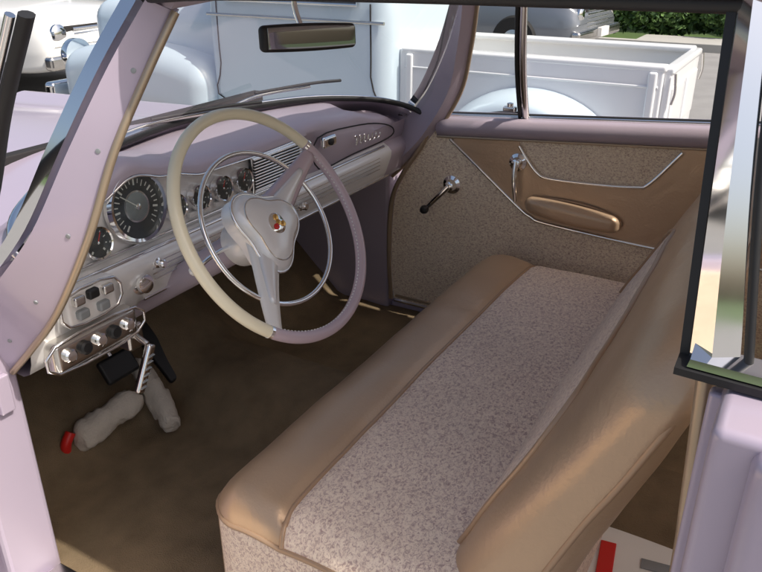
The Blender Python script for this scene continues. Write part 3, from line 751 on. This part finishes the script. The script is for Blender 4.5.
def cabw(v):
    t=max(0,(v.z-.05)/.6); v.x*=1-.14*t; v.y=v.y*(1-.10*t)-.0; return v
rbox('cab',(CX,2.83,1.12),(HX,.69,.66),.12,TBLUE,tk,warp=cabw,n=(10,10,10))
for s in (-1,1):
    x=CX+s*HX
    V=[(x+s*.003,2.35,1.19),(x+s*.003,3.32,1.19),(x-s*.070,3.22,1.60),(x-s*.070,2.42,1.60)]
    plate('side_window',V,(s*.012,0,0),WINDK,tk)
    tube('window_trim',[Vector(v)+Vector((s*.01,0,0)) for v in V],.012,CHROME,tk,closed=True,sm=0)
    tube('door_seam',[(x+s*.001,2.27,1.2),(x+s*.001,2.27,.8),(x+s*.001,2.30,.56),(x+s*.001,3.36,.56),(x+s*.001,3.40,.8),(x+s*.001,3.40,1.2)],.0045,DARK,tk,sm=4)
    tube('belt_bead',[(x+s*.003,2.18,1.10),(x+s*.003,3.48,1.10)],.010,CHROMED,tk)
    tube('door_handle',[(x+s*.03,2.40,1.03),(x+s*.035,2.55,1.03)],.012,CHROME,tk)
    lathe('door_handle_boss',[(.02,0),(.018,.02),(.01,.03)],(x,2.41,1.03),(s,0,0),CHROME,tk,14)
plate('rear_window',[(CX-.42,2.135,1.24),(CX+.42,2.135,1.24),(CX+.38,2.17,1.56),(CX-.38,2.17,1.56)],(0,-.012,0),WINDK,tk)
def hw(v):
    v.x*=1-.28*max(0,v.y/.7)*.6; v.z-=.04*max(0,v.y/.7); return v
rbox('hood',(CX,4.15,.86),(.46,.78,.30),.16,TBLUE,tk,warp=hw,n=(8,8,6))
for s in (-1,1):
    def ff(v):
        v.z+=-.12*max(0,(abs(v.y)/.75))**2; return v
    rbox('front_fender',(CX+s*.55,4.2,.66),(.20,.72,.22),.15,TBLUE,tk,warp=ff,n=(6,12,5))
    lathe('headlight',[(.12,0),(.12,.06),(.10,.09),(.04,.11)],(CX+s*.55,4.88,.74),(0,1,0),CHROME,tk)
rbox('running_board',(CX-HX-.02,3.1,.40),(.10,.72,.03),.02,TBLUE,tk)
rbox('front_bumper',(CX,5.05,.48),(.75,.05,.07),.03,CHROME,tk)
rbox('frame',(CX-.05,2.8,.42),(.38,2.1,.06),.02,DARK,tk)

def parked(name,x,y,head,paint,L=4.5,W=1.8,Hh=1.45):
    t=root(name); Rm=Matrix.Rotation(math.radians(head),3,'Z'); O=Vector((x,y,0))
    def T(p): return O+Rm@Vector(p)
    st=[(-.5,.45,.62,.80),(-.485,.35,.80,.90),(-.40,.28,.90,.95),(-.2,.24,.92,.98),(.1,.24,.92,1.0),(.28,.26,.90,.98),(.42,.28,.84,.94),(.48,.32,.74,.88),(.5,.42,.62,.76)]
    secs=[]
    for (f,z0,z1,w) in st:
        h=W/2*w; yv=f*L
        s=[(-h*.9,yv,z0),(-h,yv,z0+.12),(-h*1.0,yv,(z0+z1)/2+.02),(-h*.95,yv,z1-.07),(-h*.82,yv,z1),(0,yv,z1+.035)]
        s=s+[(-p[0],p[1],p[2]) for p in reversed(s[:-1])]; s=s+[(0,yv,z0-.01)]; secs.append([T(p) for p in s])
    C=[cat(r,3,True) for r in secs]; rowsT=list(zip(*C)); 
    rails('body',[cat(list(r),4) for r in rowsT],paint,t,n=0,auto=None)
    def gh(f0,f1,f2,f3,mat,nm,k=1,z0=.93,z1=Hh):
        R4=[[(-W*.43*k,f0*L,z0),(-W*.43*k,f3*L,z0)],[(-W*.34*k,f1*L,z1),(-W*.34*k,f2*L,z1)],[(0,f1*L,z1+.03*k),(0,f2*L,z1+.03*k)],[(W*.34*k,f1*L,z1),(W*.34*k,f2*L,z1)],[(W*.43*k,f0*L,z0),(W*.43*k,f3*L,z0)]]
        rails(nm,[[T(p) for p in r] for r in R4],mat,t,n=3,auto=30)
    gh(-.40,-.27,.08,.24,WINDK,'greenhouse',1,.90,Hh-.03)
    R4=[[(-W*.345,-.28*L,Hh-.05),(-W*.345,.09*L,Hh-.05)],[(-W*.30,-.26*L,Hh),(-W*.30,.06*L,Hh)],[(0,-.25*L,Hh+.03),(0,.05*L,Hh+.03)],[(W*.30,-.26*L,Hh),(W*.30,.06*L,Hh)],[(W*.345,-.28*L,Hh-.05),(W*.345,.09*L,Hh-.05)]]
    rails('roof',[[T(p) for p in r] for r in R4],paint,t,n=3)
    for s in (-1,1):
        for (f,zt) in ((-.40,0),( -.10,1),(.24,0)):
            g1=-.27 if f<-.3 else (.08 if f>.2 else f)
            tube('pillar',[T((s*W*.435,f*L,.92)),T((s*W*.348,g1*L,Hh-.03))],.03,paint,t,sm=2)
        for f in (-.30,.31):
            wheel('wheel',T((s*(W/2-.10),f*L,.32)),.32,.21,t,CHROMED,Rm@Vector((s,0,0)))
        o=T((s*W*.33,.488*L,.66)); lathe('headlight',[(.10,0),(.10,.03),(.07,.05),(.02,.055)],o,Rm@Vector((0,1,0)),CHROME,t,20)
        rbox('side_mirror',T((s*W*.53,.17*L,.98)),(.08,.05,.06),.03,paint,t)
        tube('door_seam',[T((s*W*.5+s*.002,-.10*L,.90)),T((s*W*.5+s*.004,-.10*L,.4))],.006,DARK,t,sm=2)
    for k in range(5):
        a=T((-.42,.497*L,.50+.05*k)); b=T((.42,.497*L,.50+.05*k)); tube('grille_bar',[a,b],.014,CHROME,t,sm=1)
    rbox('grille_backing',T((0,.49*L,.60)),(.5,.02,.13),.01,DARK,t,rot=Rm)
    rbox('bumper',T((0,.50*L,.40)),(W*.46,.06,.07),.04,CHROMED,t,rot=Rm)
    rbox('licence_plate',T((0,.52*L,.42)),(.15,.03,.06),.01,WHITEP,t,rot=Rm)
    return t
P1=M('paint_grey',(.22,.24,.27),.25,.4,coat=.7); P2=M('paint_silver',(.55,.58,.62),.25,.4,coat=.7); P3=M('paint_white',(.78,.78,.76),.3,0,coat=.7); P4=M('paint_navy',(.04,.07,.16),.25,.2,coat=.7)
parked('parked_car',9.3,4.85,176,P1,4.3,1.8,1.55)
parked('parked_car.001',7.0,9.2,200,P2)
parked('parked_car.002',4.2,9.0,185,P3)
parked('parked_car.003',1.4,8.6,178,P4)
parked('parked_car.004',9.8,14.5,185,P3)
parked('parked_car.005',-1.4,9.5,180,P3)

# ------------------------------------------------------------------ light
w=bpy.data.worlds.new('World'); scene.world=w; w.use_nodes=True
S=Vector((.01,-.60,.80)).normalized(); el=math.asin(S.z); rot=math.atan2(S.x,S.y)
bg=w.node_tree.nodes['Background']; sky=w.node_tree.nodes.new('ShaderNodeTexSky'); sky.sky_type='NISHITA'; sky.sun_disc=False
sky.sun_elevation=el; sky.sun_rotation=rot; sky.dust_density=5.0; sky.ozone_density=.3; sky.air_density=1.0
w.node_tree.links.new(sky.outputs[0],bg.inputs[0]); bg.inputs[1].default_value=.15
ld=bpy.data.lights.new('sun','SUN'); ld.energy=4.2; ld.angle=math.radians(.6); ld.color=(1,.94,.85)
lo=bpy.data.objects.new('sun',ld); COL.objects.link(lo); lo.rotation_euler=(-S).to_track_quat('-Z','Y').to_euler(); lo.location=(0,-5,10)
# ------------------------------------------------------------------ camera
cd=bpy.data.cameras.new('camera'); cam=bpy.data.objects.new('camera',cd); COL.objects.link(cam); scene.camera=cam
cd.sensor_width=36; cd.lens=36*750/762; cd.clip_end=5000; cd.clip_start=.02
cam.location=(-1.485,0,1.53)
th=math.radians(24.8); ya=math.radians(29.6)
cam.rotation_euler=Vector((math.cos(ya)*math.cos(th),math.sin(ya)*math.cos(th),-math.sin(th))).to_track_quat('-Z','Y').to_euler()
scene.view_settings.view_transform='Standard'; scene.view_settings.look='None'; scene.view_settings.exposure=0
